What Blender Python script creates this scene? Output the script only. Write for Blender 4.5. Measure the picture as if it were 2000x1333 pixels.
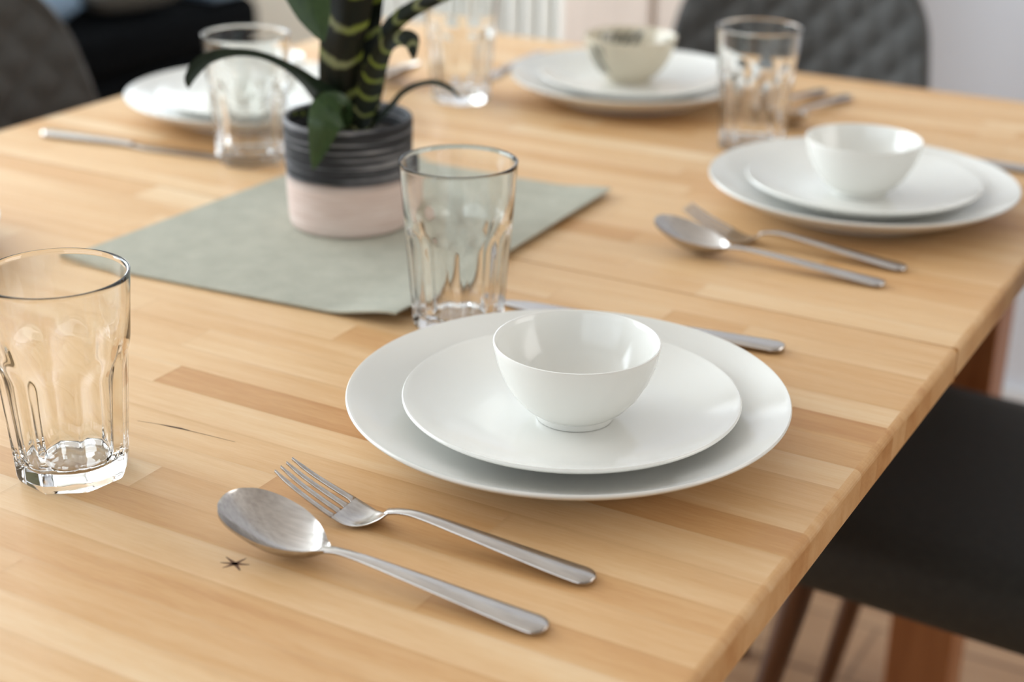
import bpy, bmesh, math, random
from mathutils import Vector, Matrix
PI = math.pi
sc = bpy.context.scene
for o in list(bpy.data.objects): bpy.data.objects.remove(o)
random.seed(7)

# ------------------------------------------------------------------ camera
TZ = 0.75                                    # table top height
cam_d = bpy.data.cameras.new('camera'); cam = bpy.data.objects.new('camera', cam_d)
sc.collection.objects.link(cam); sc.camera = cam
pitch, roll, yaw, camh = 0.39672, 0.01502, -0.51085, 0.42191
fw = Vector((math.sin(yaw)*math.cos(pitch), math.cos(yaw)*math.cos(pitch), -math.sin(pitch)))
r0 = Vector((math.cos(yaw), -math.sin(yaw), 0)); u0 = r0.cross(fw)
rr = r0*math.cos(roll) + u0*math.sin(roll); uu = -r0*math.sin(roll) + u0*math.cos(roll)
M = Matrix.Identity(4)
for i in range(3):
    M[i][0] = rr[i]; M[i][1] = uu[i]; M[i][2] = -fw[i]
M[2][3] = TZ + camh
cam.matrix_world = M
cam_d.sensor_width = 36; cam_d.lens = 54.802
cam_d.clip_start = 0.02; cam_d.clip_end = 60
cam_d.dof.use_dof = True; cam_d.dof.focus_distance = 0.90; cam_d.dof.aperture_fstop = 4.3

# ------------------------------------------------------------------ world and light
w = bpy.data.worlds.new('sky'); sc.world = w; w.use_nodes = True
bg = w.node_tree.nodes['Background']
bg.inputs[0].default_value = (0.78, 0.88, 1.0, 1); bg.inputs[1].default_value = 1.2

def area(name, loc, direction, sx, sy, power, col):
    l = bpy.data.lights.new(name, 'AREA'); l.shape = 'RECTANGLE'; l.size = sx; l.size_y = sy
    l.energy = power; l.color = col
    o = bpy.data.objects.new(name, l); sc.collection.objects.link(o)
    o.location = loc; o.rotation_euler = Vector(direction).to_track_quat('-Z', 'Y').to_euler()
    return o
# daylight through three windows; the front lamp is an added fill behind the camera
area('daylight_left', (-3.50, 1.05, 1.55), (1, 0, -0.10), 3.7, 1.75, 168, (0.84, 0.93, 1.0))
area('daylight_back', (-2.55, 4.08, 1.47), (0, -1, -0.05), 1.55, 2.05, 20, (0.88, 0.95, 1.0))
area('daylight_right', (2.15, 1.75, 1.60), (-1, 0, -0.2), 1.7, 1.35, 24, (1.0, 0.95, 0.88))
area('added_fill_front', (-1.0, -1.80, 1.65), (0, 1, -0.15), 3.2, 1.4, 18, (0.90, 0.96, 1.0))

sc.view_settings.view_transform = 'Standard'; sc.view_settings.look = 'None'
sc.view_settings.exposure = -0.10; sc.view_settings.gamma = 1.0
sc.view_settings.use_curve_mapping = False
cy = sc.cycles
cy.use_denoising = True; cy.max_bounces = 20; cy.transmission_bounces = 18; cy.glossy_bounces = 6
cy.diffuse_bounces = 4; cy.transparent_max_bounces = 16; cy.sample_clamp_indirect = 6.0; cy.blur_glossy = 0.6

# ------------------------------------------------------------------ node helpers
def lin(r, g, b):
    f = lambda c: (c/255/12.92) if c/255 <= .04045 else ((c/255+.055)/1.055)**2.4
    return (f(r), f(g), f(b), 1)
def newmat(name):
    m = bpy.data.materials.new(name); m.use_nodes = True
    nt = m.node_tree; b = nt.nodes['Principled BSDF']
    return m, nt, b
def N(nt, t, **kw):
    n = nt.nodes.new(t)
    for k, v in kw.items(): setattr(n, k, v)
    return n
def math_(nt, op, a, b=None, clamp=False):
    n = N(nt, 'ShaderNodeMath', operation=op, use_clamp=clamp)
    for i, v in enumerate((a, b)):
        if v is None: continue
        if isinstance(v, (int, float)): n.inputs[i].default_value = v
        else: nt.links.new(v, n.inputs[i])
    return n.outputs[0]
def ramp(nt, fac, stops):
    n = N(nt, 'ShaderNodeValToRGB'); cr = n.color_ramp
    while len(cr.elements) > 1: cr.elements.remove(cr.elements[-1])
    cr.elements[0].position = stops[0][0]; cr.elements[0].color = stops[0][1]
    for p, c in stops[1:]:
        e = cr.elements.new(p); e.color = c
    nt.links.new(fac, n.inputs[0]); return n.outputs[0]
def noise(nt, scale, detail=3, rough=.5, vec=None, dims='3D'):
    n = N(nt, 'ShaderNodeTexNoise', noise_dimensions=dims)
    n.inputs['Scale'].default_value = scale; n.inputs['Detail'].default_value = detail; n.inputs['Roughness'].default_value = rough
    if vec is not None: nt.links.new(vec, n.inputs['Vector'])
    return n.outputs[0]
def objco(nt, sx=1, sy=1, sz=1):
    t = N(nt, 'ShaderNodeTexCoord'); m = N(nt, 'ShaderNodeMapping')
    m.inputs['Scale'].default_value = (sx, sy, sz)
    nt.links.new(t.outputs['Object'], m.inputs[0]); return m.outputs[0]
def bump(nt, b, h, strength, dist=.001):
    n = N(nt, 'ShaderNodeBump'); n.inputs['Strength'].default_value = strength; n.inputs['Distance'].default_value = dist
    nt.links.new(h, n.inputs['Height']); nt.links.new(n.outputs[0], b.inputs['Normal'])
def mix(nt, f, a, b, mode='MIX'):
    n = N(nt, 'ShaderNodeMix', data_type='RGBA', blend_type=mode)
    for i, v in ((0, f), (6, a), (7, b)):
        if isinstance(v, (int, float)): n.inputs[i].default_value = v
        elif isinstance(v, tuple): n.inputs[i].default_value = v
        else: nt.links.new(v, n.inputs[i])
    return n.outputs[2]
def simple(name, col, rough=.5, metal=0, nscale=None, namt=.12, bstr=0, coat=0):
    m, nt, b = newmat(name)
    b.inputs['Roughness'].default_value = rough; b.inputs['Metallic'].default_value = metal
    if coat: b.inputs['Coat Weight'].default_value = coat
    v = objco(nt)
    n = noise(nt, nscale or 6, 4, .55, v)
    dark = tuple(c*(1-namt) for c in col[:3])+(1,); lite = tuple(min(1, c*(1+namt)) for c in col[:3])+(1,)
    nt.links.new(ramp(nt, n, [(.3, dark), (.7, lite)]), b.inputs['Base Color'])
    if bstr: bump(nt, b, n, bstr)
    return m

# ------------------------------------------------------------------ materials
def wood_staves():
    m, nt, b = newmat('beech_staves')
    at = N(nt, 'ShaderNodeAttribute', attribute_name='tone', attribute_type='GEOMETRY')
    tone = at.outputs['Fac']
    t = N(nt, 'ShaderNodeTexCoord')
    # every stave gets its own slice of grain: shift the noise by the stave tone
    sh = N(nt, 'ShaderNodeVectorMath', operation='SCALE'); nt.links.new(at.outputs['Vector'], sh.inputs[0]); sh.inputs['Scale'].default_value = 7.3
    add = N(nt, 'ShaderNodeVectorMath', operation='ADD'); nt.links.new(t.outputs['Object'], add.inputs[0]); nt.links.new(sh.outputs[0], add.inputs[1])
    mp = N(nt, 'ShaderNodeMapping'); mp.inputs['Scale'].default_value = (5, 75, 40); nt.links.new(add.outputs[0], mp.inputs[0])
    g1 = noise(nt, 1.0, 6, .62, mp.outputs[0])
    mp2 = N(nt, 'ShaderNodeMapping'); mp2.inputs['Scale'].default_value = (3.2, 14, 14); nt.links.new(add.outputs[0], mp2.inputs[0])
    g2 = noise(nt, 1.0, 3, .5, mp2.outputs[0])
    mp3 = N(nt, 'ShaderNodeMapping'); mp3.inputs['Scale'].default_value = (70, 900, 500); nt.links.new(add.outputs[0], mp3.inputs[0])
    g3 = noise(nt, 1.0, 2, .5, mp3.outputs[0])
    v = math_(nt, 'ADD', tone, math_(nt, 'MULTIPLY', math_(nt, 'SUBTRACT', g1, .5), .62))
    v = math_(nt, 'ADD', v, math_(nt, 'MULTIPLY', math_(nt, 'SUBTRACT', g2, .5), .60))
    v = math_(nt, 'ADD', v, math_(nt, 'MULTIPLY', math_(nt, 'SUBTRACT', g3, .5), .22), clamp=True)
    col = ramp(nt, v, [(0.0, lin(160, 108, 58)), (.25, lin(189, 137, 84)), (.5, lin(208, 163, 112)), (.75, lin(221, 184, 138)), (1.0, lin(231, 204, 166))])
    # a brown knot in one stave, off the front plate's rim
    sub = N(nt, 'ShaderNodeVectorMath', operation='DISTANCE')
    mk = N(nt, 'ShaderNodeMapping'); mk.inputs['Scale'].default_value = (.62, 1, 1); nt.links.new(t.outputs['Object'], mk.inputs[0])
    nt.links.new(mk.outputs[0], sub.inputs[0]); sub.inputs[1].default_value = (-.341*.62, .680, 0)
    d = math_(nt, 'ADD', sub.outputs['Value'], math_(nt, 'MULTIPLY', math_(nt, 'SUBTRACT', g1, .5), .008))
    k = ramp(nt, d, [(0.0, (1, 1, 1, 1)), (.004, (.8, .8, .8, 1)), (.0065, (.25, .25, .25, 1)), (.008, (.55, .55, .55, 1)), (.012, (0, 0, 0, 1))])
    col = mix(nt, math_(nt, 'MULTIPLY', k, .38), col, lin(110, 70, 36))
    ea = N(nt, 'ShaderNodeAttribute', attribute_name='edge_a', attribute_type='GEOMETRY')
    es = N(nt, 'ShaderNodeSeparateXYZ'); nt.links.new(ea.outputs['Vector'], es.inputs[0])
    dm = math_(nt, 'MINIMUM', es.outputs[0], es.outputs[1])
    dn = math_(nt, 'ADD', dm, math_(nt, 'MULTIPLY', g2, .0006))
    jl = ramp(nt, dn, [(.00035, (1, 1, 1, 1)), (.0011, (0, 0, 0, 1))])
    col = mix(nt, math_(nt, 'MULTIPLY', jl, .13), col, lin(140, 88, 44))
    nt.links.new(col, b.inputs['Base Color'])
    rgh = ramp(nt, g1, [(.3, (.42,)*3+(1,)), (.7, (.52,)*3+(1,))]); nt.links.new(rgh, b.inputs['Roughness'])
    b.inputs['Specular IOR Level'].default_value = .28
    bump(nt, b, g3, .12, .0004)
    return m
M_WOOD = wood_staves()
def leg_wood(name, a, bcol, rough=.4):
    m, nt, b = newmat(name)
    g = noise(nt, 1, 5, .6, objco(nt, 60, 60, 5))
    nt.links.new(ramp(nt, g, [(.3, a), (.7, bcol)]), b.inputs['Base Color']); b.inputs['Roughness'].default_value = rough
    return m
M_LEG = leg_wood('beech_leg', lin(142, 86, 46), lin(166, 108, 64))
M_CLEG = leg_wood('stained_chair_leg', lin(70, 38, 16), lin(100, 60, 28), .3)
M_CRACK = simple('dark_split', lin(70, 42, 26), .8)
M_STAR = simple('dark_scorch', lin(112, 78, 54), .8)
def porcelain(name, col):
    m, nt, b = newmat(name)
    n = noise(nt, 9, 2, .5, objco(nt))
    nt.links.new(ramp(nt, n, [(.3, col), (.7, tuple(min(1, c*1.02) for c in col[:3])+(1,))]), b.inputs['Base Color'])
    b.inputs['Roughness'].default_value = .14; b.inputs['IOR'].default_value = 1.52
    b.inputs['Subsurface Weight'].default_value = 0.0
    return m
M_PORC = porcelain('white_porcelain', lin(232, 231, 225))
def leafbowl():
    m, nt, b = newmat('porcelain_with_grey_fronds')
    t = N(nt, 'ShaderNodeTexCoord'); s = N(nt, 'ShaderNodeSeparateXYZ'); nt.links.new(t.outputs['Object'], s.inputs[0])
    ang = math_(nt, 'ARCTAN2', s.outputs[1], s.outputs[0])
    # three frond sprays around the wall, each of slanting leaflets
    def near(a0, w_): return math_(nt, 'GREATER_THAN', math_(nt, 'COSINE', math_(nt, 'SUBTRACT', ang, a0)), math.cos(w_))
    grp = math_(nt, 'MAXIMUM', math_(nt, 'MAXIMUM', near(-2.0, .25), near(2.25, .55)), near(.7, .35))
    slant = math_(nt, 'ADD', math_(nt, 'MULTIPLY', ang, 26.0), math_(nt, 'MULTIPLY', s.outputs[2], 260.0))
    leaf = math_(nt, 'SINE', slant)
    mask = math_(nt, 'MULTIPLY', grp, math_(nt, 'GREATER_THAN', leaf, -.55))
    band = math_(nt, 'MULTIPLY', math_(nt, 'GREATER_THAN', s.outputs[2], .014), math_(nt, 'LESS_THAN', s.outputs[2], .046))
    n = noise(nt, 60, 2, .5, t.outputs['Object'])
    mask = math_(nt, 'MULTIPLY', math_(nt, 'MULTIPLY', mask, band), ramp(nt, n, [(.3, (.5,)*3+(1,)), (.6, (1,)*4)]))
    nt.links.new(mix(nt, mask, lin(206, 196, 174), lin(54, 64, 62)), b.inputs['Base Color'])
    b.inputs['Roughness'].default_value = .12
    return m
M_LEAFBOWL = leafbowl()
def glassmat():
    m, nt, b = newmat('clear_glass')
    b.inputs['Transmission Weight'].default_value = 1; b.inputs['Roughness'].default_value = 0.0
    b.inputs['IOR'].default_value = 1.5
    b.inputs['Base Color'].default_value = (.985, .995, .99, 1)
    return m
M_GLASS = glassmat()
def steel():
    m, nt, b = newmat('brushed_steel')
    n = noise(nt, 1, 3, .5, objco(nt, 30, 500, 500))
    nt.links.new(ramp(nt, n, [(.3, lin(176, 170, 165)), (.7, lin(198, 193, 188))]), b.inputs['Base Color'])
    nt.links.new(ramp(nt, n, [(.3, (.17,)*3+(1,)), (.7, (.27,)*3+(1,))]), b.inputs['Roughness'])
    b.inputs['Metallic'].default_value = 1
    return m
M_STEEL = steel()
def matmat():
    m, nt, b = newmat('sage_felt_weave')
    w1 = N(nt, 'ShaderNodeTexWave', wave_type='BANDS', bands_direction='X'); w1.inputs['Scale'].default_value = 300; w1.inputs['Distortion'].default_value = .6
    w2 = N(nt, 'ShaderNodeTexWave', wave_type='BANDS', bands_direction='Y'); w2.inputs['Scale'].default_value = 300; w2.inputs['Distortion'].default_value = .6
    v = objco(nt); nt.links.new(v, w1.inputs[0]); nt.links.new(v, w2.inputs[0])
    wv = math_(nt, 'MULTIPLY', math_(nt, 'ADD', w1.outputs['Fac'], w2.outputs['Fac']), .5)
    n = noise(nt, 45, 5, .7, v); n2 = noise(nt, 900, 2, .5, v)
    f = math_(nt, 'ADD', math_(nt, 'MULTIPLY', n, .6), math_(nt, 'ADD', math_(nt, 'MULTIPLY', wv, .15), math_(nt, 'MULTIPLY', n2, .25)))
    nt.links.new(ramp(nt, f, [(.3, lin(156, 155, 140)), (.7, lin(184, 182, 166))]), b.inputs['Base Color'])
    b.inputs['Roughness'].default_value = .9; bump(nt, b, wv, .25, .0005)
    return m
M_MAT = matmat()
def potmat():
    m, nt, b = newmat('brushed_two_tone_glaze')
    t = N(nt, 'ShaderNodeTexCoord'); s = N(nt, 'ShaderNodeSeparateXYZ'); nt.links.new(t.outputs['Object'], s.inputs[0])
    v = objco(nt, 8, 8, 400)
    streak = noise(nt, 1, 4, .6, v)
    v2 = objco(nt, 25, 25, 900); streak2 = noise(nt, 1, 3, .6, v2)
    v3 = objco(nt, 14, 14, 40); patch = noise(nt, 1, 3, .5, v3)
    dark = ramp(nt, math_(nt, 'ADD', math_(nt, 'MULTIPLY', streak, .6), math_(nt, 'MULTIPLY', patch, .4)), [(.42, lin(20, 20, 22)), (.50, lin(34, 35, 38)), (.545, lin(86, 86, 90)), (.64, lin(150, 148, 148))])
    pink = ramp(nt, math_(nt, 'ADD', math_(nt, 'MULTIPLY', streak2, .6), math_(nt, 'MULTIPLY', patch, .4)), [(.35, lin(200, 174, 162)), (.5, lin(216, 195, 184)), (.65, lin(229, 214, 206))])
    h = math_(nt, 'ADD', s.outputs[2], math_(nt, 'MULTIPLY', math_(nt, 'SUBTRACT', streak, .5), .012))
    f = ramp(nt, h, [(.0405, (0, 0, 0, 1)), (.0465, (1, 1, 1, 1))])
    nt.links.new(mix(nt, f, pink, dark), b.inputs['Base Color'])
    b.inputs['Roughness'].default_value = .75; bump(nt, b, streak, .5, .0012)
    return m
M_POT = potmat()
M_SOIL = simple('potting_soil', lin(40, 32, 24), .95, nscale=90, namt=.5, bstr=.8)
def leafmat(name, banded, base, light):
    m, nt, b = newmat(name)
    uv = N(nt, 'ShaderNodeTexCoord'); s = N(nt, 'ShaderNodeSeparateXYZ'); nt.links.new(uv.outputs['UV'], s.inputs[0])
    n = noise(nt, 60, 4, .6, uv.outputs['Object'])
    mp = N(nt, 'ShaderNodeMapping'); mp.inputs['Scale'].default_value = (60, 3, 1); nt.links.new(uv.outputs['UV'], mp.inputs[0])
    vein = noise(nt, 1, 3, .5, mp.outputs[0])
    col = ramp(nt, math_(nt, 'ADD', math_(nt, 'MULTIPLY', n, .5), math_(nt, 'MULTIPLY', vein, .5)), [(.35, base), (.7, light)])
    if banded:
        y = math_(nt, 'ADD', math_(nt, 'MULTIPLY', s.outputs[1], banded), math_(nt, 'MULTIPLY', n, .45))
        # bands sag in the middle of the blade
        c = math_(nt, 'ABSOLUTE', math_(nt, 'SUBTRACT', s.outputs[0], .5))
        y = math_(nt, 'SUBTRACT', y, math_(nt, 'MULTIPLY', math_(nt, 'MULTIPLY', c, c), 1.5))
        w_ = math_(nt, 'SINE', math_(nt, 'MULTIPLY', y, 2*PI))
        f = ramp(nt, w_, [(.62, (0, 0, 0, 1)), (.95, (1, 1, 1, 1))])
        tint = ramp(nt, noise(nt, 35, 1, .5, uv.outputs['Object']), [(.4, lin(120, 132, 50)), (.6, lin(130, 133, 94))])
        col = mix(nt, f, col, tint)
    nt.links.new(col, b.inputs['Base Color'])
    b.inputs['Roughness'].default_value = .34; b.inputs['Specular IOR Level'].default_value = .3; bump(nt, b, vein, .2, .0006)
    return m
M_LEAFB = leafmat('banded_leaf', 6.2, lin(7, 11, 6), lin(20, 28, 14))
M_LEAFG = leafmat('green_leaf', 0, lin(34, 54, 28), lin(66, 88, 50))
M_LEAFD = leafmat('dark_leaf', 0, lin(16, 28, 18), lin(40, 54, 38))
M_LEAFR = leafmat('right_banded_leaf', 8.0, lin(12, 17, 10), lin(30, 40, 22))
def quilt():
    m, nt, b = newmat('quilted_grey_fabric')
    v = objco(nt)
    n = noise(nt, 160, 3, .6, v); n2 = noise(nt, 9, 3, .5, v)
    nt.links.new(ramp(nt, math_(nt, 'ADD', math_(nt, 'MULTIPLY', n, .5), math_(nt, 'MULTIPLY', n2, .5)), [(.3, lin(54, 54, 52)), (.7, lin(74, 73, 70))]), b.inputs['Base Color'])
    b.inputs['Roughness'].default_value = .75; b.inputs['Sheen Weight'].default_value = .2
    bump(nt, b, n, .3, .001)
    return m
M_QUILT = quilt()
M_SEATF = simple('charcoal_seat_fabric', lin(42, 42, 37), .7, nscale=120, namt=.18, bstr=.2)
M_SOFA = simple('black_upholstery', lin(8, 9, 11), .85, nscale=30, namt=.3)
M_SOFA.node_tree.nodes['Principled BSDF'].inputs['Specular IOR Level'].default_value = .03
M_CUSH = simple('blue_grey_cushion', lin(104, 124, 146), .9, nscale=25, namt=.15)
M_THROW = simple('grey_brown_throw', lin(66, 64, 60), .95, nscale=40, namt=.2)
M_WALL = simple('grey_painted_wall', lin(222, 225, 232), .85, nscale=3, namt=.02)
M_CREAM = simple('cream_painted_wall', lin(226, 222, 212), .85, nscale=3, namt=.02)
M_TAUPE = simple('taupe_painted_wall', lin(150, 142, 134), .85, nscale=3, namt=.02)
M_CEIL = simple('white_ceiling', lin(238, 238, 236), .9, nscale=2, namt=.01)
M_TRIM = simple('white_gloss_trim', lin(226, 228, 230), .4, nscale=3, namt=.01)
M_RAD = simple('white_enamel', lin(222, 222, 216), .35, nscale=4, namt=.01)
M_BOARD = leg_wood('pale_beige_board', lin(214, 200, 188), lin(226, 212, 200), .6)
def floor_mat():
    m, nt, b = newmat('laminate_planks')
    v = objco(nt)
    br = N(nt, 'ShaderNodeTexBrick'); nt.links.new(v, br.inputs['Vector'])
    br.inputs['Scale'].default_value = 1; br.inputs['Brick Width'].default_value = 1.2; br.inputs['Row Height'].default_value = .14
    br.inputs['Mortar Size'].default_value = .004; br.inputs['Color1'].default_value = lin(176, 138, 104); br.inputs['Color2'].default_value = lin(196, 158, 122)
    br.inputs['Mortar'].default_value = lin(96, 70, 50); br.offset = .37
    g = noise(nt, 1, 5, .6, objco(nt, 3, 40, 1))
    nt.links.new(mix(nt, .5, br.outputs['Color'], ramp(nt, g, [(.3, lin(150, 112, 82)), (.7, lin(206, 170, 134))])), b.inputs['Base Color'])
    b.inputs['Roughness'].default_value = .4
    return m
M_FLOOR = floor_mat()
M_PANE = glassmat(); M_PANE.name = 'window_pane_glass'

# ------------------------------------------------------------------ mesh helpers
def link(name, me, mat, parent=None, smooth=True):
    o = bpy.data.objects.new(name, me); sc.collection.objects.link(o)
    if mat is not None:
        for m in (mat if isinstance(mat, (list, tuple)) else [mat]): me.materials.append(m)
    if smooth:
        for p in me.polygons: p.use_smooth = True
        me.set_sharp_from_angle(angle=math.radians(78 if mat is M_STEEL else 48))
    if parent is not None: o.parent = parent
    return o
def mesh(name, verts, faces, uvs=None):
    me = bpy.data.meshes.new(name); me.from_pydata([tuple(v) for v in verts], [], faces); me.update()
    if uvs:
        l = me.uv_layers.new(name='UVMap')
        for lp in me.loops: l.data[lp.index].uv = uvs[lp.vertex_index]
    return me
def fixnormals(me):
    bm = bmesh.new(); bm.from_mesh(me); bmesh.ops.remove_doubles(bm, verts=bm.verts, dist=1e-6)
    bmesh.ops.recalc_face_normals(bm, faces=bm.faces); bm.to_mesh(me); bm.free(); me.update()
def lathe(prof, n=96, rfun=None):
    """closed solid of revolution; prof = [(r, z)...] from axis to axis"""
    V = []; F = []; idx = []
    for j, (r, z) in enumerate(prof):
        if r < 1e-6: idx.append([len(V)]*n); V.append((0, 0, z))
        else:
            ring = []
            for i in range(n):
                a = 2*PI*i/n; q = rfun(j, r, z, a) if rfun else (r, z)
                ring.append(len(V)); V.append((q[0]*math.cos(a), q[0]*math.sin(a), q[1]))
            idx.append(ring)
    for j in range(len(prof)-1):
        for i in range(n):
            a, b, c, d = idx[j][i], idx[j][(i+1) % n], idx[j+1][(i+1) % n], idx[j+1][i]
            f = []
            for k in (a, b, c, d):
                if k not in f: f.append(k)
            if len(f) > 2: F.append(f)
    me = mesh('lathe', V, F); fixnormals(me); return me
def boxbm(bm, c, s, bev=0, seg=2, rot=None):
    r = bmesh.ops.create_cube(bm, size=1); vs = r['verts']
    bmesh.ops.scale(bm, vec=s, verts=vs)
    if bev:
        es = list({e for v in vs for e in v.link_edges})
        q = bmesh.ops.bevel(bm, geom=es, offset=bev, segments=seg, affect='EDGES', profile=.5)
        vs = list({v for f in q['faces'] for v in f.verts} | {v for v in vs if v.is_valid})
    if rot is not None: bmesh.ops.rotate(bm, cent=(0, 0, 0), matrix=rot, verts=vs)
    bmesh.ops.translate(bm, vec=c, verts=vs)
def box(name, c, s, mat, parent=None, bev=0, seg=2, smooth=False, rot=None):
    bm = bmesh.new(); boxbm(bm, c, s, bev, seg, rot); me = bpy.data.meshes.new(name); bm.to_mesh(me); bm.free()
    o = link(name, me, mat, parent, smooth)
    if bev and smooth:
        try: me.shade_auto_smooth
        except Exception: pass
    return o
def thing(name, label, cat, loc=(0, 0, 0), rz=0, group=None):
    o = bpy.data.objects.new(name, None); sc.collection.objects.link(o); o.empty_display_size = .05
    o.location = loc; o.rotation_euler = (0, 0, rz); o['label'] = label; o['category'] = cat
    if group: o['group'] = group
    return o
def tag(o, label, cat, group=None):
    o['label'] = label; o['category'] = cat
    if group: o['group'] = group
    return o
def struct(o): o['kind'] = 'structure'; return o
def dup(root, loc, rz, label, group=None):
    r = root.copy(); sc.collection.objects.link(r); r.location = loc; r.rotation_euler = (0, 0, rz); r['label'] = label
    if group: r['group'] = group
    for ch in list(root.children):
        c = ch.copy(); sc.collection.objects.link(c); c.parent = r
        for g in list(ch.children):
            d = g.copy(); sc.collection.objects.link(d); d.parent = c
    return r
def sstep(a, b, x):
    t = max(0, min(1, (x-a)/(b-a))); return t*t*(3-2*t)
def loft(pts, radii, n=12, flat=None):
    """tapered tube through points, closed ends"""
    V = []; F = []; P = [Vector(p) for p in pts]
    for i, p in enumerate(P):
        t = (P[min(i+1, len(P)-1)]-P[max(i-1, 0)]).normalized()
        a = t.cross(Vector((0, 1, 0.01))).normalized(); b = t.cross(a).normalized()
        for k in range(n):
            an = 2*PI*k/n; V.append(p + (a*math.cos(an)+b*math.sin(an))*radii[i])
    for i in range(len(P)-1):
        for k in range(n): F.append([i*n+k, i*n+(k+1) % n, (i+1)*n+(k+1) % n, (i+1)*n+k])
    F.append(list(range(n))[::-1]); F.append([(len(P)-1)*n+k for k in range(n)])
    me = mesh('loft', V, F); fixnormals(me); return me

# ------------------------------------------------------------------ room
WY = 2.50
def wall_with_hole(name, axis, pos, a0, a1, z0, z1, hole, mat, th=.12):
    """wall at axis=pos (thickness away from room), hole=(h0,h1,hz0,hz1)"""
    bm = bmesh.new(); h0, h1, hz0, hz1 = hole
    def piece(p0, p1, q0, q1):
        if p1-p0 < 1e-4 or q1-q0 < 1e-4: return
        ca = (p0+p1)/2; cz = (q0+q1)/2
        if axis == 'x': boxbm(bm, (pos, ca, cz), (th, p1-p0, q1-q0))
        else: boxbm(bm, (ca, pos, cz), (p1-p0, th, q1-q0))
    piece(a0, h0, z0, z1); piece(h1, a1, z0, z1); piece(h0, h1, z0, hz0); piece(h0, h1, hz1, z1)
    me = bpy.data.meshes.new(name); bm.to_mesh(me); bm.free()
    return struct(link(name, me, mat, smooth=False))
def window(n, axis, pos, hole, inward):
    h0, h1, z0, z1 = hole
    bm = bmesh.new(); t = .06
    def pc(a, z, da, dz):
        if axis == 'x': boxbm(bm, (pos, a, z), (.07, da, dz))
        else: boxbm(bm, (a, pos, z), (da, .07, dz))
    pc((h0+h1)/2, z0+t/2, h1-h0, t); pc((h0+h1)/2, z1-t/2, h1-h0, t)
    nb = max(1, round((h1-h0)/.95))
    for k in range(nb+1):
        a = h0+t/2+(h1-h0-t)*k/nb; pc(a, (z0+z1)/2, t, z1-z0-2*t)
    me = bpy.data.meshes.new('window'); bm.to_mesh(me); bm.free()
    o = struct(link('window_%d' % n, me, M_TRIM, smooth=False))
    bm = bmesh.new()
    if axis == 'x': boxbm(bm, (pos, (h0+h1)/2, (z0+z1)/2), (.006, h1-h0-.02, z1-z0-.02))
    else: boxbm(bm, ((h0+h1)/2, pos, (z0+z1)/2), (h1-h0-.02, .006, z1-z0-.02))
    me = bpy.data.meshes.new('window_pane'); bm.to_mesh(me); bm.free(); link('window_pane', me, M_PANE, o, smooth=False)
XL, XR, YF, YB, ZC = -3.60, 2.25, -1.9, 4.2, 2.55
struct(box('floor', ((XL+XR)/2, (YF+YB)/2, -.03), (XR-XL+.3, YB-YF+.3, .06), M_FLOOR))
struct(box('ceiling', ((XL+XR)/2, (YF+YB)/2, ZC+.03), (XR-XL+.3, YB-YF+.3, .06), M_CEIL))
HL = (-.82, 2.94, .66, 2.44); HB = (-3.36, -1.76, .42, 2.52); HR = (.88, 2.44, .90, 2.30); HF = (-2.64, .64, .92, 2.38)
wall_with_hole('wall_left', 'x', XL-.06, YF, YB, 0, ZC, HL, M_CREAM)
wall_with_hole('wall_right', 'x', XR+.06, YF, WY, 0, ZC, HR, M_TAUPE)
wall_with_hole('wall_living', 'y', YB+.06, XL, -1.70, 0, ZC, HB, M_CREAM)
struct(box('wall_back', ((-1.70+XR)/2, WY+.06, ZC/2), (XR+1.70, .12, ZC), M_WALL))
struct(box('wall_return', (-1.64, (WY+.12+YB)/2, ZC/2), (.12, YB-WY-.12, ZC), M_CREAM))
wall_with_hole('wall_front', 'y', YF-.06, XL, XR, 0, ZC, HF, M_TAUPE)
window(1, 'x', XL-.06, HL, 1); window(2, 'y', YB+.06, HB, -1); window(3, 'x', XR+.06, HR, -1); window(4, 'y', YF-.06, HF, 1)  # the fourth, unseen behind the camera, is added to go with the front fill
struct(box('baseboard_back', ((-1.0+XR)/2, WY-.008, .05), (XR+1.0, .016, .10), M_TRIM, bev=.003))
struct(box('baseboard_left', (XL+.008, (YF+YB)/2, .05), (.016, YB-YF, .10), M_TRIM, bev=.003))

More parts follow.
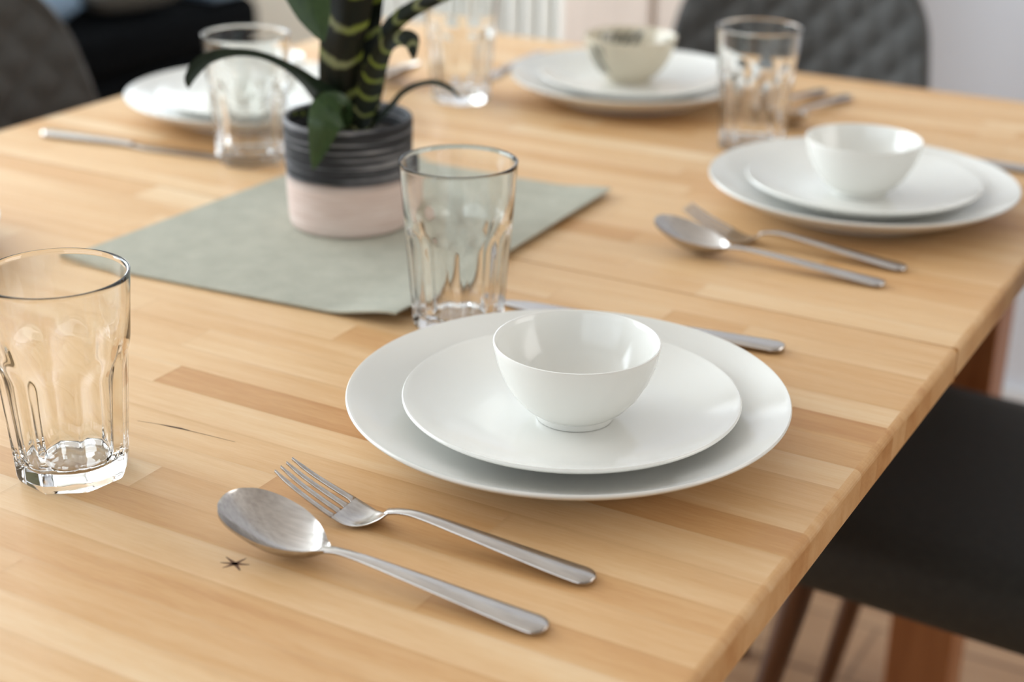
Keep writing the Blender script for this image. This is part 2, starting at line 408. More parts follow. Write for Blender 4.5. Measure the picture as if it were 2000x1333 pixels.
# ------------------------------------------------------------------ dining table
TX0, TX1, TY0, TY1, SEAM, TH = -1.212, -0.219, -0.28, 1.785, 1.029, .026
def tabletop(y0, y1, rows, seed):
    """one leaf built of finger-jointed staves; every stave is its own faces with its own tone"""
    rnd = random.Random(seed)
    V = []; F = []; T = []
    UVS = []
    def quad(a, b, c, d, t, uv=None):
        i = len(V); V.extend([a, b, c, d]); F.append([i, i+1, i+2, i+3]); T.append(t); UVS.extend(uv or [(.5, .5)]*4)
    R = .0045; K = 4; SZ = []
    ys = []
    for k, (a, b) in enumerate(rows): ys.append((a, b))
    for (a, b) in ys:
        x = TX0; cuts = [x]; x += rnd.uniform(.05, .35)
        while x < TX1-.06: cuts.append(x); x += rnd.uniform(.20, .56)
        cuts.append(TX1)
        tones = [min(1, max(0, rnd.gauss(.66, .09))) for _ in cuts[1:]]
        for (oy, ox0, ox1, tn) in OVER:
            if a <= oy < b:
                cuts2 = sorted(set([c for c in cuts if not (ox0-.03 < c < ox1+.03)] + [max(TX0, ox0), min(TX1, ox1)] + [TX0, TX1]))
                nt_ = []
                for c0, c1 in zip(cuts2, cuts2[1:]):
                    mid = (c0+c1)/2
                    if ox0 <= mid <= ox1: nt_.append(tn)
                    else:
                        j = max(0, min(len(tones)-1, sum(1 for c in cuts[1:-1] if c < mid))); nt_.append(tones[j])
                cuts, tones = cuts2, nt_
        # profile in y at the two long ends (rounded where the table ends)
        py = [(a, TZ), (b, TZ)]
        def edge_profile(y, xsign):
            X = TX1 if xsign > 0 else TX0
            pts = [(X-xsign*R*(1-math.sin(q*PI/2/K)), TZ-R*(1-math.cos(q*PI/2/K))) for q in range(K+1)]
            pts += [(X-xsign*R*(1-math.cos(q*PI/2/K)), TZ-TH+R*(1-math.sin(q*PI/2/K))) for q in range(K+1)]
            return pts
        A = a; B = b
        for (c0, c1), t in zip(zip(cuts, cuts[1:]), tones):
            l = c0 if c0 > TX0 else TX0+R; r = c1 if c1 < TX1 else TX1-R
            w2 = (B-A); e2 = (r-l)
            quad((l, A, TZ), (r, A, TZ), (r, B, TZ), (l, B, TZ), t, [(0, 0), (e2, 0), (e2, w2), (0, w2)])
            SZ.append((len(F)-1, e2, w2))
            quad((l, B, TZ-TH), (r, B, TZ-TH), (r, A, TZ-TH), (l, A, TZ-TH), t)
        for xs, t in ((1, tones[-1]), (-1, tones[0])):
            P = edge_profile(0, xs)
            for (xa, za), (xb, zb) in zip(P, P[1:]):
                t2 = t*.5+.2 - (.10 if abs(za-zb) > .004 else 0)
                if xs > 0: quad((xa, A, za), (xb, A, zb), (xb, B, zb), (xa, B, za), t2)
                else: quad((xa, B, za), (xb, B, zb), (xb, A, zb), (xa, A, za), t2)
    # long faces at both ends in y (outer rounded arris via small chamfer)
    for y, sgn in ((y0, -1), (y1, 1)):
        a = (TX0+.004, y, TZ); 
        q = [(TX0, y, TZ-TH), (TX1, y, TZ-TH), (TX1, y, TZ), (TX0, y, TZ)]
        if sgn > 0: q = q[::-1]
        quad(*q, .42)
    me = bpy.data.meshes.new('tabletop'); me.from_pydata(V, [], F)
    at = me.attributes.new('tone', 'FLOAT', 'FACE')
    for i, t in enumerate(T): at.data[i].value = t
    # distance of every point of a stave from its own joints, for the thin glue lines
    e1 = me.attributes.new('edge_a', 'FLOAT_VECTOR', 'CORNER')
    for i in range(len(me.loops)): e1.data[i].vector = (1, 1, 0)
    for (f, e2, w2) in SZ:
        for k, l in enumerate(me.polygons[f].loop_indices):
            u, v = UVS[f*4+k]; e1.data[l].vector = (u, w2-v, v)
    me.update(); return me
# tones of staves that stand out: (y, x0, x1, tone)
OVER = [(.725, -.66, -.44, .30), (.856, -.285, -.219, .36), (.70, -.36, -.219, .40), (.74, -.36, -.219, .62), (1.045, -.42, -.219, .78),
        (.985, -.42, -.36, .52), (1.16, -.36, -.219, .5)]
def rows(a, b, seed, w=.0285):
    rnd = random.Random(seed); out = []; y = a
    while y < b-w*1.4:
        h = w*rnd.uniform(.86, 1.16); out.append((y, y+h)); y += h
    out.append((y, b)); return out
table = thing('dining_table', 'light beech butcher-block dining table laid for a meal, with a seam across its top', 'table', (0, 0, 0))
me = tabletop(TY0, SEAM-.0006, rows(TY0, SEAM-.0006, 4), 11)
# fine split and small burnt star in the near leaf, as dark faces a hair above the wood
me2 = tabletop(SEAM+.0006, TY1, rows(SEAM+.0006, TY1, 9), 23)
top = link('tabletop', me, M_WOOD, table, smooth=False)
leaf = link('table_leaf', me2, M_WOOD, table, smooth=False)
def sliver(name, segs, mat):
    V = []; F = []
    for pts in segs:
        for (x0, y0, w0), (x1, y1, w1) in zip(pts, pts[1:]):
            d = Vector((x1-x0, y1-y0)).normalized(); n = Vector((-d.y, d.x)); i = len(V)
            for (x, y, w_) , s in (((x0, y0, w0), -1), ((x1, y1, w1), -1), ((x1, y1, w1), 1), ((x0, y0, w0), 1)):
                V.append((x+n.x*w_*s, y+n.y*w_*s, TZ+.00012))
            F.append([i, i+1, i+2, i+3])
    o = link(name, mesh(name, V, F), mat, table, smooth=False); return o
o = sliver('wood_split', [[(-.627, .646, .0001), (-.612, .6492, .00016), (-.606, .650, .0006), (-.597, .6514, .0008), (-.589, .6518, .0002), (-.557, .654, .0001)]], M_CRACK)
o['label'] = 'fine dark split in the wood'
o = sliver('scorch_mark', [[(-.4755, .5455, .0002), (-.467, .5425, .0013), (-.4605, .5385, .0003)], [(-.4655, .5500, .0002), (-.467, .5425, .0012), (-.4700, .5360, .0002)],
                           [(-.4745, .5395, .0002), (-.467, .5425, .0012), (-.4600, .5455, .0003)]], M_STAR)
o['label'] = 'small dark star-shaped mark'
for (x, y) in ((-.350, 1.69), (-1.09, 1.69), (-.350, -.18), (-1.09, -.18)):
    box('leg', (x, y, (TZ-TH)/2), (.078, .078, TZ-TH), M_LEG, table, bev=.003)
for (c, s) in (((-.72, 1.705, .672), (.66, .022, .09)), ((-.72, -.195, .672), (.66, .022, .09)), ((-.372, .755, .672), (.022, 1.79, .09)), ((-1.068, .755, .672), (.022, 1.79, .09))):
    box('apron', c, s, M_LEG, table)

# ------------------------------------------------------------------ crockery
def coupe(R, h, foot, th, rimth, curve):
    top_ = []; n = 60
    r1 = R*.52
    floor_z = .0065
    for i in range(n+1):
        r = R*i/n
        u = max(0, (r-r1)/(R-r1)); z = floor_z + (h-floor_z)*(u**curve)
        top_.append((r, z))
    # rim roll
    rim = [(R+.0004, h+.0001), (R+.0011, h-.0006), (R+.0012, h-.0014), (R+.0004, h-.0024)]
    under = []
    for i in range(n, -1, -1):
        r = R*i/n
        if r < foot+.004: break
        u = max(0, (r-r1)/(R-r1)); z = floor_z + (h-floor_z)*(u**curve) - th*(.75+.35*(1-u))
        under.append((r, max(.0022, z)))
    under = under[1:]
    ft = [(foot+.0025, .0016), (foot+.002, .0003), (foot, 0), (foot-.002, .0003), (foot-.003, .0016), (foot-.006, .0024), (0, .0024)]
    prof = top_ + rim + under + ft
    return lathe(prof, 128)
ME_LARGE = coupe(.1338, .0280, .078, .0042, .004, 1.75)
ME_SMALL = coupe(.1016, .0218, .056, .0040, .004, 1.65)
def bowlmesh(R, h, foot):
    out = []; inn = []
    pr = [(0, .0060), (.010, .0061), (.018, .0072), (.027, .0115), (.035, .0185), (.0415, .0275), (.0460, .0370), (.0482, .0445)]
    s = R/.0505; sh = h/.0485
    inn = [(r*s, z*sh) for r, z in pr] + [(R-.0016, h-.0008), (R-.0008, h-.0001), (R, h-.0003), (R+.0002, h-.0012)]
    outp = [(.0500, .0440), (.0480, .0355), (.0442, .0260), (.0385, .0165), (.0320, .0092), (.0262, .0052), (.0243, .0040), (.0240, .0015), (.0236, .0003), (.0225, 0), (.0210, .0004), (.0205, .0020), (0, .0022)]
    return lathe(inn+[(r*s, z*sh) for r, z in outp], 96)
ME_BOWL = bowlmesh(.0503, .0500, .024)
ZS = TZ+.0066                                 # small plate stands in the large plate
ZBW = ZS+.0066                                # bowl stands in the small plate
setA, setB, setC = 'large dinner plates', 'side plates on the dinner plates', 'white bowls on the plate stacks'
for i, (p, s, b_, txt) in enumerate([
    ((-.3923, .7706), (-.3890, .7687), (-.3862, .7687), 'front'),
    ((-.3812, 1.3090), (-.3810, 1.3107), (-.3832, 1.3091), 'right'),
    ((-.7290, 1.5640), (-.7290, 1.5660), None, 'far'),
    ((-1.0297, 1.2753), (-1.0290, 1.2753), (-1.0270, 1.2760), 'left')]):
    L = {'front': 'large white coupe dinner plate in the middle foreground, bottom of the nearest stack',
         'right': 'large white dinner plate at the right, under the side plate by the table edge',
         'far': 'large white dinner plate at the far end, under the patterned bowl',
         'left': 'large white dinner plate on the far left behind the plant and a glass'}[txt]
    S = {'front': 'white side plate in the middle foreground, between the nearest bowl and dinner plate',
         'right': 'white side plate in the stack at the right, below the small white bowl',
         'far': 'white side plate at the far end, directly beneath the patterned bowl',
         'left': 'white side plate on the far left, on the dinner plate behind the tall glass'}[txt]
    tag(link('dinner_plate', ME_LARGE, None if i else M_PORC), L, 'plate', setA).location = (p[0], p[1], TZ)
    tag(link('side_plate', ME_SMALL, None if i else M_PORC), S, 'plate', setB).location = (s[0], s[1], ZS)
    if b_:
        B = {'front': 'small round white bowl with a short foot, in the middle foreground on the nearest plates',
             'right': 'small white bowl on the two plates at the right of the table',
             'left': 'small white bowl on the far left, seen through the tall glass behind the plant'}[txt]
        tag(link('bowl', ME_BOWL, None if txt != 'front' else M_PORC), B, 'bowl', setC).location = (b_[0], b_[1], ZBW)
tag(link('dinner_plate', ME_LARGE, None), 'large white dinner plate cut off by the left edge, near the table side', 'plate', setA).location = (-1.034, .738, TZ)
o = link('patterned_bowl', bowlmesh(.0520, .0520, .024), M_LEAFBOWL)
tag(o, 'cream bowl with dark grey fern fronds, on the plates at the far end', 'bowl').location = (-.742, 1.585, ZBW)

# ------------------------------------------------------------------ tumblers
def tumbler():
    H = .1223; n = 192; nf = 8; st = PI/nf
    def Rc(z): return .0322+(.0412-.0322)*(z/H)
    def fac(a):                                     # position across a facet -1..1
        k = round(a/(2*st)); return (a-k*2*st)
    zo = [0, .0006, .0018, .004, .008, .014, .022, .032, .042, .050, .055, .058, .060, .062, .064, .066, .068, .070, .072, .074, .076, .078, .080, .082, .084, .087, .091, .096, .106, .114, .119, .1212, .1220]
    prof = [(0, .0012), (.015, .0012), (.024, .0010), (.0275, .0003)]
    out = [(1, z) for z in zo]; 
    rim = [(2, H), (3, H-.0001), (4, H-.0008)]
    zi = [.119, .112, .100, .090, .082, .078, .0755, .073, .0705, .068, .0655, .063, .060, .056, .050, .042, .032, .024, .018, .0145, .0125, .0115]
    inn = [(5, z) for z in zi]
    fl = [(6, .0106), (.019, .0100), (.010, .0098), (0, .0098)]
    P = prof+out+rim+inn+fl
    def arch(a, shift=0):
        u = fac(a)/st; return .0775+shift - .0125*(1-math.sqrt(max(0, 1-u*u*.98)))
    def outer(a, z):
        R = Rc(z); d = fac(a)
        flat = R*math.cos(st)/math.cos(d)
        flat = min(R*.25+flat*.75, R*.994)
        flat -= .0003*(1-(d/st)**2)                 # facets very slightly hollow
        wgt = 1-sstep(arch(a)-.010, arch(a)+.005, z)
        r = R*(1-wgt)+flat*wgt
        if z < .004: r -= .0014*(1-z/.004)**2
        return r
    def inner(a, z):
        R = Rc(z); d = fac(a)
        t = .0021+.0006*(1-z/H)
        r = R-t
        u = abs(d)/st
        lobe = (R-t-.0026)*(1-.012*u*u)
        wgt = 1-sstep(.052, .094, z)
        r = r*(1-wgt)+lobe*wgt
        if z < .020: r -= .0052*((.020-z)/.0085)**2*.55
        return r
    V = []; F = []; idx = []
    for (r, z) in P:
        if r == 0: idx.append([len(V)]*n); V.append((0, 0, z)); continue
        ring = []
        for i in range(n):
            a = 2*PI*i/n
            if r == 1: q = outer(a, z)
            elif r == 2: q = Rc(z)-.0006
            elif r == 3: q = Rc(z)-.0014
            elif r == 4: q = Rc(z)-.0020
            elif r == 5: q = inner(a, z)
            elif r == 6: q = inner(a, .0115)-.0022
            elif r == .019: q = .0165+.0012*math.cos(8*a)
            elif r == .0275: q = min(.0275, outer(a, 0)-.0012)
            else: q = r
            ring.append(len(V)); V.append((q*math.cos(a), q*math.sin(a), z))
        idx.append(ring)
    for j in range(len(P)-1):
        for i in range(n):
            f = []
            for k in (idx[j][i], idx[j][(i+1) % n], idx[j+1][(i+1) % n], idx[j+1][i]):
                if k not in f: f.append(k)
            if len(f) > 2: F.append(f)
    me = mesh('tumbler', V, F); fixnormals(me); return me
ME_GLASS = tumbler()
for i, (x, y, rz, lab) in enumerate([
    (-.5397, .8839, .2, 'clear faceted glass tumbler behind the front plates, at the corner of the grey placemat'),
    (-.6130, .5772, .62, 'clear faceted glass tumbler cut off by the left edge, nearest to the camera'),
    (-.9280, 1.1391, .3, 'clear faceted glass tumbler to the left of the potted plant'),
    (-.5357, 1.4398, .9, 'clear faceted glass tumbler at the upper right, between the patterned bowl and right plates'),
    (-.8860, 1.4560, .1, 'clear faceted glass tumbler behind the plant, out of focus left of the patterned bowl')]):
    o = link('glass_tumbler', ME_GLASS, M_GLASS if i == 0 else None)
    tag(o, lab, 'glass', 'glass tumblers'); o.location = (x, y, TZ+.0001); o.rotation_euler = (0, 0, rz)

# ------------------------------------------------------------------ cutlery (local x runs from tip to handle end)
def strip(st, nx=10, th=.0018, dish=None):
    """st: list of (x, halfwidth, z, camber) -> closed plate following the stations"""
    V = []; F = []; m = nx+1
    for side in (1, -1):
        for (x, w_, z, cb) in st:
            for k in range(m):
                t = -1+2*k/nx
                e = math.sqrt(max(0, 1-abs(t)**2.6))*.8+.2       # rounded long edges
                V.append((x, w_*t, z + cb*(t*t-1) + side*th/2*e))
    S = len(st); o2 = S*m
    for i in range(S-1):
        for k in range(nx):
            a, b, c, d = i*m+k, i*m+k+1, (i+1)*m+k+1, (i+1)*m+k
            F.append([a, b, c, d]); F.append([o2+a, o2+d, o2+c, o2+b])
        F.append([i*m, (i+1)*m, o2+(i+1)*m, o2+i*m]); F.append([i*m+nx, o2+i*m+nx, o2+(i+1)*m+nx, (i+1)*m+nx])
    for i in (0, S-1):
        for k in range(nx):
            q = [i*m+k, o2+i*m+k, o2+i*m+k+1, i*m+k+1]; F.append(q if i == 0 else q[::-1])
    me = mesh('strip', V, F); fixnormals(me); return me
def interp(keys, n):
    """smooth interpolation of key stations by x"""
    out = []; x0, x1 = keys[0][0], keys[-1][0]
    for i in range(n+1):
        x = x0+(x1-x0)*i/n
        j = max(0, min(len(keys)-2, sum(1 for k in keys[1:-1] if k[0] <= x)))
        p0 = keys[max(0, j-1)]; p1 = keys[j]; p2 = keys[j+1]; p3 = keys[min(len(keys)-1, j+2)]
        h = p2[0]-p1[0]; t = (x-p1[0])/h
        v = [x]
        for c in range(1, len(p1)):
            m1 = (p2[c]-p0[c])/(p2[0]-p0[0])*h if p2[0] > p0[0] else 0
            m2 = (p3[c]-p1[c])/(p3[0]-p1[0])*h if p3[0] > p1[0] else 0
            v.append((2*t**3-3*t*t+1)*p1[c]+(t**3-2*t*t+t)*m1+(-2*t**3+3*t*t)*p2[c]+(t**3-t*t)*m2)
        out.append(tuple(v))
    return out
def roundend(st, x_end, r):
    """round the last r metres of the outline"""
    out = []
    for s in st:
        f = 1.0
        if s[0] > x_end-r: u = (s[0]-(x_end-r))/r; f = math.sqrt(max(0.0, 1-u*u))
        out.append((s[0], max(.0006, s[1]*f), s[2], s[3]))
    return out
HAND_F = [(.069, .0034, .0098, .0), (.077, .0029, .0120, .0), (.088, .0034, .0127, -.0004), (.115, .0050, .0102, -.0008), (.143, .0065, .0070, -.0010), (.172, .0080, .0038, -.0010), (.192, .0086, .0021, -.0008)]
HAND_S = [(.067, .0036, .0092, .0), (.076, .0029, .0106, .0), (.092, .0036, .0104, -.0004), (.120, .0052, .0083, -.0008), (.148, .0066, .0059, -.0010), (.178, .0081, .0034, -.0010), (.197, .0087, .0021, -.0008)]
def handle_mesh(HAND):
    E_ = HAND[-1][0]; full = interp(HAND, 400); r = .0085
    xs = [s[0] for s in full][::6]; xs = [x for x in xs if x < E_-r-.0008] + [E_-r+r*math.sin(q*PI/2/12) for q in range(0, 13)]
    st = [min(full, key=lambda s: abs(s[0]-x)) for x in xs]
    st = [(x, *s[1:]) for x, s in zip(xs, st)]
    return strip(roundend(st, E_+.0002, r), 12, .0026)
def make_fork(label, loc, rz):
    t = thing('fork', label, 'fork', loc, rz, 'forks beside the plates')
    link('handle', handle_mesh(HAND_F), M_STEEL, t)
    # head: belly and four tines as one piece
    keys = [(.003, .0098, .0222, 0), (.015, .0108, .0158, .0003), (.030, .0120, .0094, .0006), (.042, .0128, .0050, .0010), (.050, .0124, .0026, .0014), (.058, .0095, .0026, .0014), (.066, .0056, .0062, .0008), (.0715, .0034, .0108, .0002)]
    allst = interp(keys, 48)
    def at(x):
        return min(allst, key=lambda s: abs(s[0]-x))
    bm = bmesh.new()
    body = [s for s in allst if s[0] >= .0405]
    bm.from_mesh(strip(body, 16, .0020))
    for k in range(4):
        cols = []
        for s in allst:
            if s[0] > .0425: continue
            W_ = s[1]; gap = .0030 if s[0] < .038 else .0030*max(0.0, (.0425-s[0])/.0045)**.5
            tw = (2*W_-3*gap)/4; c = -W_+tw/2+k*(tw+gap)
            f = 1.0 if s[0] > .009 else .45+.55*((s[0]-.003)/.006)
            cols.append((s[0], c, tw/2*f, s[2], s[3], W_))
        V = []; F = []; nx = 4; m = nx+1
        for side in (1, -1):
            for (x, c, hw, z, cb, W_) in cols:
                for q in range(m):
                    tt = -1+2*q/nx; y = c+hw*tt; e = math.sqrt(max(0, 1-abs(tt)**3))*.6+.4
                    V.append((x, y, z+cb*((y/W_)**2-1)+side*.0010*e))
        S = len(cols); o2 = S*m
        for i in range(S-1):
            for q in range(nx):
                a, b, c_, d = i*m+q, i*m+q+1, (i+1)*m+q+1, (i+1)*m+q
                F.append([a, b, c_, d]); F.append([o2+a, o2+d, o2+c_, o2+b])
            F.append([i*m, (i+1)*m, o2+(i+1)*m, o2+i*m]); F.append([i*m+nx, o2+i*m+nx, o2+(i+1)*m+nx, (i+1)*m+nx])
        for i in (0, S-1):
            for q in range(nx):
                f = [i*m+q, o2+i*m+q, o2+i*m+q+1, i*m+q+1]; F.append(f if i == 0 else f[::-1])
        me = mesh('tine', V, F); fixnormals(me); bm.from_mesh(me)
    me = bpy.data.meshes.new('fork_head'); bm.to_mesh(me); bm.free()
    link('tines', me, M_STEEL, t)
    return t
def make_spoon(label, loc, rz):
    t = thing('spoon', label, 'spoon', loc, rz, 'spoons beside the plates')
    link('handle', handle_mesh(HAND_S), M_STEEL, t)
    L_ = .0695; X0 = .0055; V = []; F = []; ns, nt_ = 30, 18
    th = .0016
    WK = interp([(0, 0), (.012, .0060), (.04, .0105), (.12, .0166), (.26, .0206), (.42, .0218), (.58, .0207), (.72, .0172), (.83, .0128), (.91, .0082), (.96, .0052), (1.0, .0034)], 200)
    def w_(u): return max(.0004, WK[min(200, int(u*200+.5))][1])
    def pos(u, t_, side):
        ze = .0250-.0162*u**.85 + .0010*sstep(.85, 1, u)
        dep = .0128*math.sin(PI*min(1, max(0, u)))**.8
        z = ze - dep*(1-abs(t_)**2.1)
        return (X0+(L_-X0)*u, w_(u)*t_, z+side*th/2)
    for side in (1, -1):
        for i in range(ns+1):
            u = .5-.5*math.cos(PI*i/ns); 
            for k in range(nt_+1):
                V.append(pos(u, -1+2*k/nt_, side))
    m = nt_+1; o2 = (ns+1)*m
    for i in range(ns):
        for k in range(nt_):
            a, b, c, d = i*m+k, i*m+k+1, (i+1)*m+k+1, (i+1)*m+k
            F.append([a, b, c, d]); F.append([o2+a, o2+d, o2+c, o2+b])
        F.append([i*m, (i+1)*m, o2+(i+1)*m, o2+i*m]); F.append([i*m+nt_, o2+i*m+nt_, o2+(i+1)*m+nt_, (i+1)*m+nt_])
    for i in (0, ns):
        for k in range(nt_):
            q = [i*m+k, o2+i*m+k, o2+i*m+k+1, i*m+k+1]; F.append(q if i == 0 else q[::-1])
    zmin = min(v[2] for v in V); V = [(v[0], v[1], v[2]-min(0, zmin)) for v in V]
    me = mesh('spoon_bowl', V, F); fixnormals(me)
    link('spoon_bowl', me, M_STEEL, t)
    return t
def make_knife(label, loc, rz):
    t = thing('knife', label, 'knife', loc, rz, 'table knives beside the plates')
    kb = interp([(0, .0012, .0016, 0), (.006, .0048, .0016, 0), (.02, .0082, .0016, 0), (.05, .0092, .0016, 0), (.085, .0090, .0016, 0), (.105, .0062, .0020, 0), (.112, .0050, .0024, 0)], 40)
    link('blade', strip(kb, 8, .0014), M_STEEL, t)
    kh = interp([(.108, .0048, .0024, 0), (.13, .0058, .0028, 0), (.16, .0075, .0029, 0), (.19, .0088, .0028, 0), (.215, .0094, .0027, 0)], 40)
    last = kh[-1]; kh = [s for s in kh if s[0] < .206]+[(.206+.009*math.sin(q*PI/2/8), *last[1:]) for q in range(1, 9)]
    link('handle', strip(roundend(kh, .2152, .0092), 10, .0052), M_STEEL, t)
    return t
def ang(a, b): return math.atan2(b[1]-a[1], b[0]-a[0])
def place(maker, proto, tip, end, length, label):
    rz = ang(tip, end)
    e = Vector((math.cos(rz), math.sin(rz))); loc = (end[0]-e.x*length, end[1]-e.y*length, TZ+.0003)
    return maker(label, loc, rz) if proto is None else dup(proto, loc, rz, label)
fork = place(make_fork, None, (-.489, .6105), (-.2975, .6212), .192, 'stainless fork lying in front of the nearest plates, above the spoon')
spoon = place(make_spoon, None, (-.4920, .5632), (-.2968, .5690), .197, 'stainless spoon in the foreground, nearest to the camera')
knife = place(make_knife, None, (-.535, .937), (-.3215, .9595), .2152, 'stainless table knife behind the nearest plates, mostly hidden')
place(None, fork, (-.4825, 1.1640), (-.2965, 1.1655), .192, 'stainless fork at the right, next to the front rim of the right plates')
place(None, spoon, (-.496, 1.1155), (-.3005, 1.1220), .197, 'stainless spoon at the right, lying just in front of the farther fork')
place(None, knife, (-.485, 1.503), (-.268, 1.5008), .2152, 'stainless table knife at the right frame edge, behind the right plates')
place(None, knife, (-.948, 1.129), (-1.161, 1.099), .2152, 'stainless table knife at the far left, running behind the glass beside the plant')
place(None, fork, (-.566, 1.50), (-.553, 1.706), .192, 'blurred stainless fork at the far end, right of the patterned bowl behind a glass')
place(None, spoon, (-.537, 1.49), (-.520, 1.695), .197, 'blurred stainless spoon at the far end, outermost, seen through the glass')
place(None, knife, (-.908, 1.49), (-.915, 1.70), .2152, 'blurred stainless table knife at the far end, left of the plates with the patterned bowl')
place(None, fork, (-.955, 1.446), (-1.155, 1.446), .192, 'blurred stainless fork behind the plant, beside the far left plates')
place(None, spoon, (-.945, 1.482), (-1.150, 1.482), .197, 'blurred stainless spoon behind the plant, farther from the left plates than the fork')

# ------------------------------------------------------------------ placemat
def placemat():
    # corners on the table: front-left, front-right, back-right, back-left
    A, B, C_, D = Vector((-.876, .834)), Vector((-.5745, .856)), Vector((-.5850, 1.2230)), Vector((-.8640, 1.2080))
    n = 40; V = []; F = []
    for side in (1, -1):
        for j in range(n+1):
            for i in range(n+1):
                u, v = i/n, j/n
                p = A*(1-u)*(1-v)+B*u*(1-v)+C_*u*v+D*(1-u)*v
                lift = .0052*sstep(.80, 1, u)*(1-.15*v) + .0035*sstep(.80, 1, u)*sstep(.25, 0, v) + .0010*sstep(.1, 0, v)*sstep(.2, .9, u)
                V.append((p.x, p.y, TZ+.0014+lift+side*.0009))
    m = n+1; o2 = m*m
    for j in range(n):
        for i in range(n):
            a, b, c, d = j*m+i, j*m+i+1, (j+1)*m+i+1, (j+1)*m+i
            F.append([a, b, c, d]); F.append([o2+a, o2+d, o2+c, o2+b])
    for i in range(n):
        F.append([i, o2+i, o2+i+1, i+1]); q = n*m+i; F.append([q, q+1, o2+q+1, o2+q])
        a, b = i*m, (i+1)*m; F.append([a, b, o2+b, o2+a]); a, b = i*m+n, (i+1)*m+n; F.append([a, o2+a, o2+b, b])
    me = mesh('placemat', V, F); fixnormals(me); return me
tag(link('placemat', placemat(), M_MAT), 'sage grey woven placemat lying under the plant pot in the middle of the table', 'placemat')

# ------------------------------------------------------------------ potted plant
PX, PY, PZ = -.738, 1.033, TZ+.0025
plant = thing('potted_plant', 'bromeliad with dark banded leaves in a charcoal and pink striped pot on the placemat', 'plant', (PX, PY, PZ))
prof = [(0, 0), (.046, 0), (.0495, .0008), (.0508, .003), (.0515, .012), (.0522, .03), (.0528, .05), (.0534, .07), (.0538, .086), (.0536, .0905), (.0524, .0918), (.0508, .0915), (.0498, .090), (.0492, .082), (.0488, .060), (.0, .058)]
link('pot', lathe(prof, 96), M_POT, plant)
soil = lathe([(0, .064), (.0480, .064), (.0485, .074), (.035, .0765), (.02, .078), (0, .0785)], 48)
link('soil', soil, M_SOIL, plant)
def leaf_blade(pts, widths, mat, name='leaf', keel=.25, th=.0012, normal_hint=None, twist=0.0):
    """blade through world points, widths = half widths, folded slightly along the midrib"""
    P = [Vector(p)-Vector((PX, PY, PZ)) for p in pts]; n = 36; nx = 8; cen = []; W_ = []
    for i in range(n+1):
        s = i/n*(len(P)-1); j = min(len(P)-2, int(s)); t = s-j
        p0, p1, p2, p3 = P[max(0, j-1)], P[j], P[j+1], P[min(len(P)-1, j+2)]
        c = .5*((2*p1)+(p2-p0)*t+(2*p0-5*p1+4*p2-p3)*t*t+(3*p1-p0-3*p2+p3)*t**3)
        cen.append(c)
        u = i/n*(len(widths)-1); k = min(len(widths)-2, int(u)); W_.append(widths[k]*(1-(u-k))+widths[k+1]*(u-k))
    V = []; UV = []; F = []
    length = [0]
    for a, b in zip(cen, cen[1:]): length.append(length[-1]+(b-a).length)
    prev = None
    fr = []
    for i, c in enumerate(cen):
        t = (cen[min(n, i+1)]-cen[max(0, i-1)]).normalized()
        hint = normal_hint or Vector((.58, -.81, .35))
        side = t.cross(hint)
        if side.length < 1e-3: side = prev or Vector((1, 0, 0))
        side.normalize()
        if prev and side.dot(prev) < 0: side = -side
        prev = side
        if twist: side = Matrix.Rotation(twist*i/n, 3, t) @ side
        fr.append((t, side, side.cross(t).normalized()))
    for sgn in (1, -1):
        for i, c in enumerate(cen):
            t, side, nn = fr[i]
            for k in range(nx+1):
                q = -1+2*k/nx; e = th/2*(1-.6*abs(q))
                V.append(c+side*W_[i]*q+nn*(W_[i]*keel*(abs(q)**1.6)+sgn*e)); UV.append((.5+q/2, length[i]/max(.001, length[-1])))
    m = nx+1; o2 = (n+1)*m
    for i in range(n):
        for k in range(nx):
            a, b, c_, d = i*m+k, i*m+k+1, (i+1)*m+k+1, (i+1)*m+k
            F.append([a, b, c_, d]); F.append([o2+a, o2+d, o2+c_, o2+b])
        F.append([i*m, (i+1)*m, o2+(i+1)*m, o2+i*m]); F.append([i*m+nx, o2+i*m+nx, o2+(i+1)*m+nx, (i+1)*m+nx])
    for i in (0, n):
        for k in range(nx):
            q = [i*m+k, o2+i*m+k, o2+i*m+k+1, i*m+k+1]; F.append(q if i == 0 else q[::-1])
    me = mesh('leaf', V, F, UV)
    bm = bmesh.new(); bm.from_mesh(me); bmesh.ops.recalc_face_normals(bm, faces=bm.faces); bm.to_mesh(me); bm.free()
    return link(name, me, mat, plant)
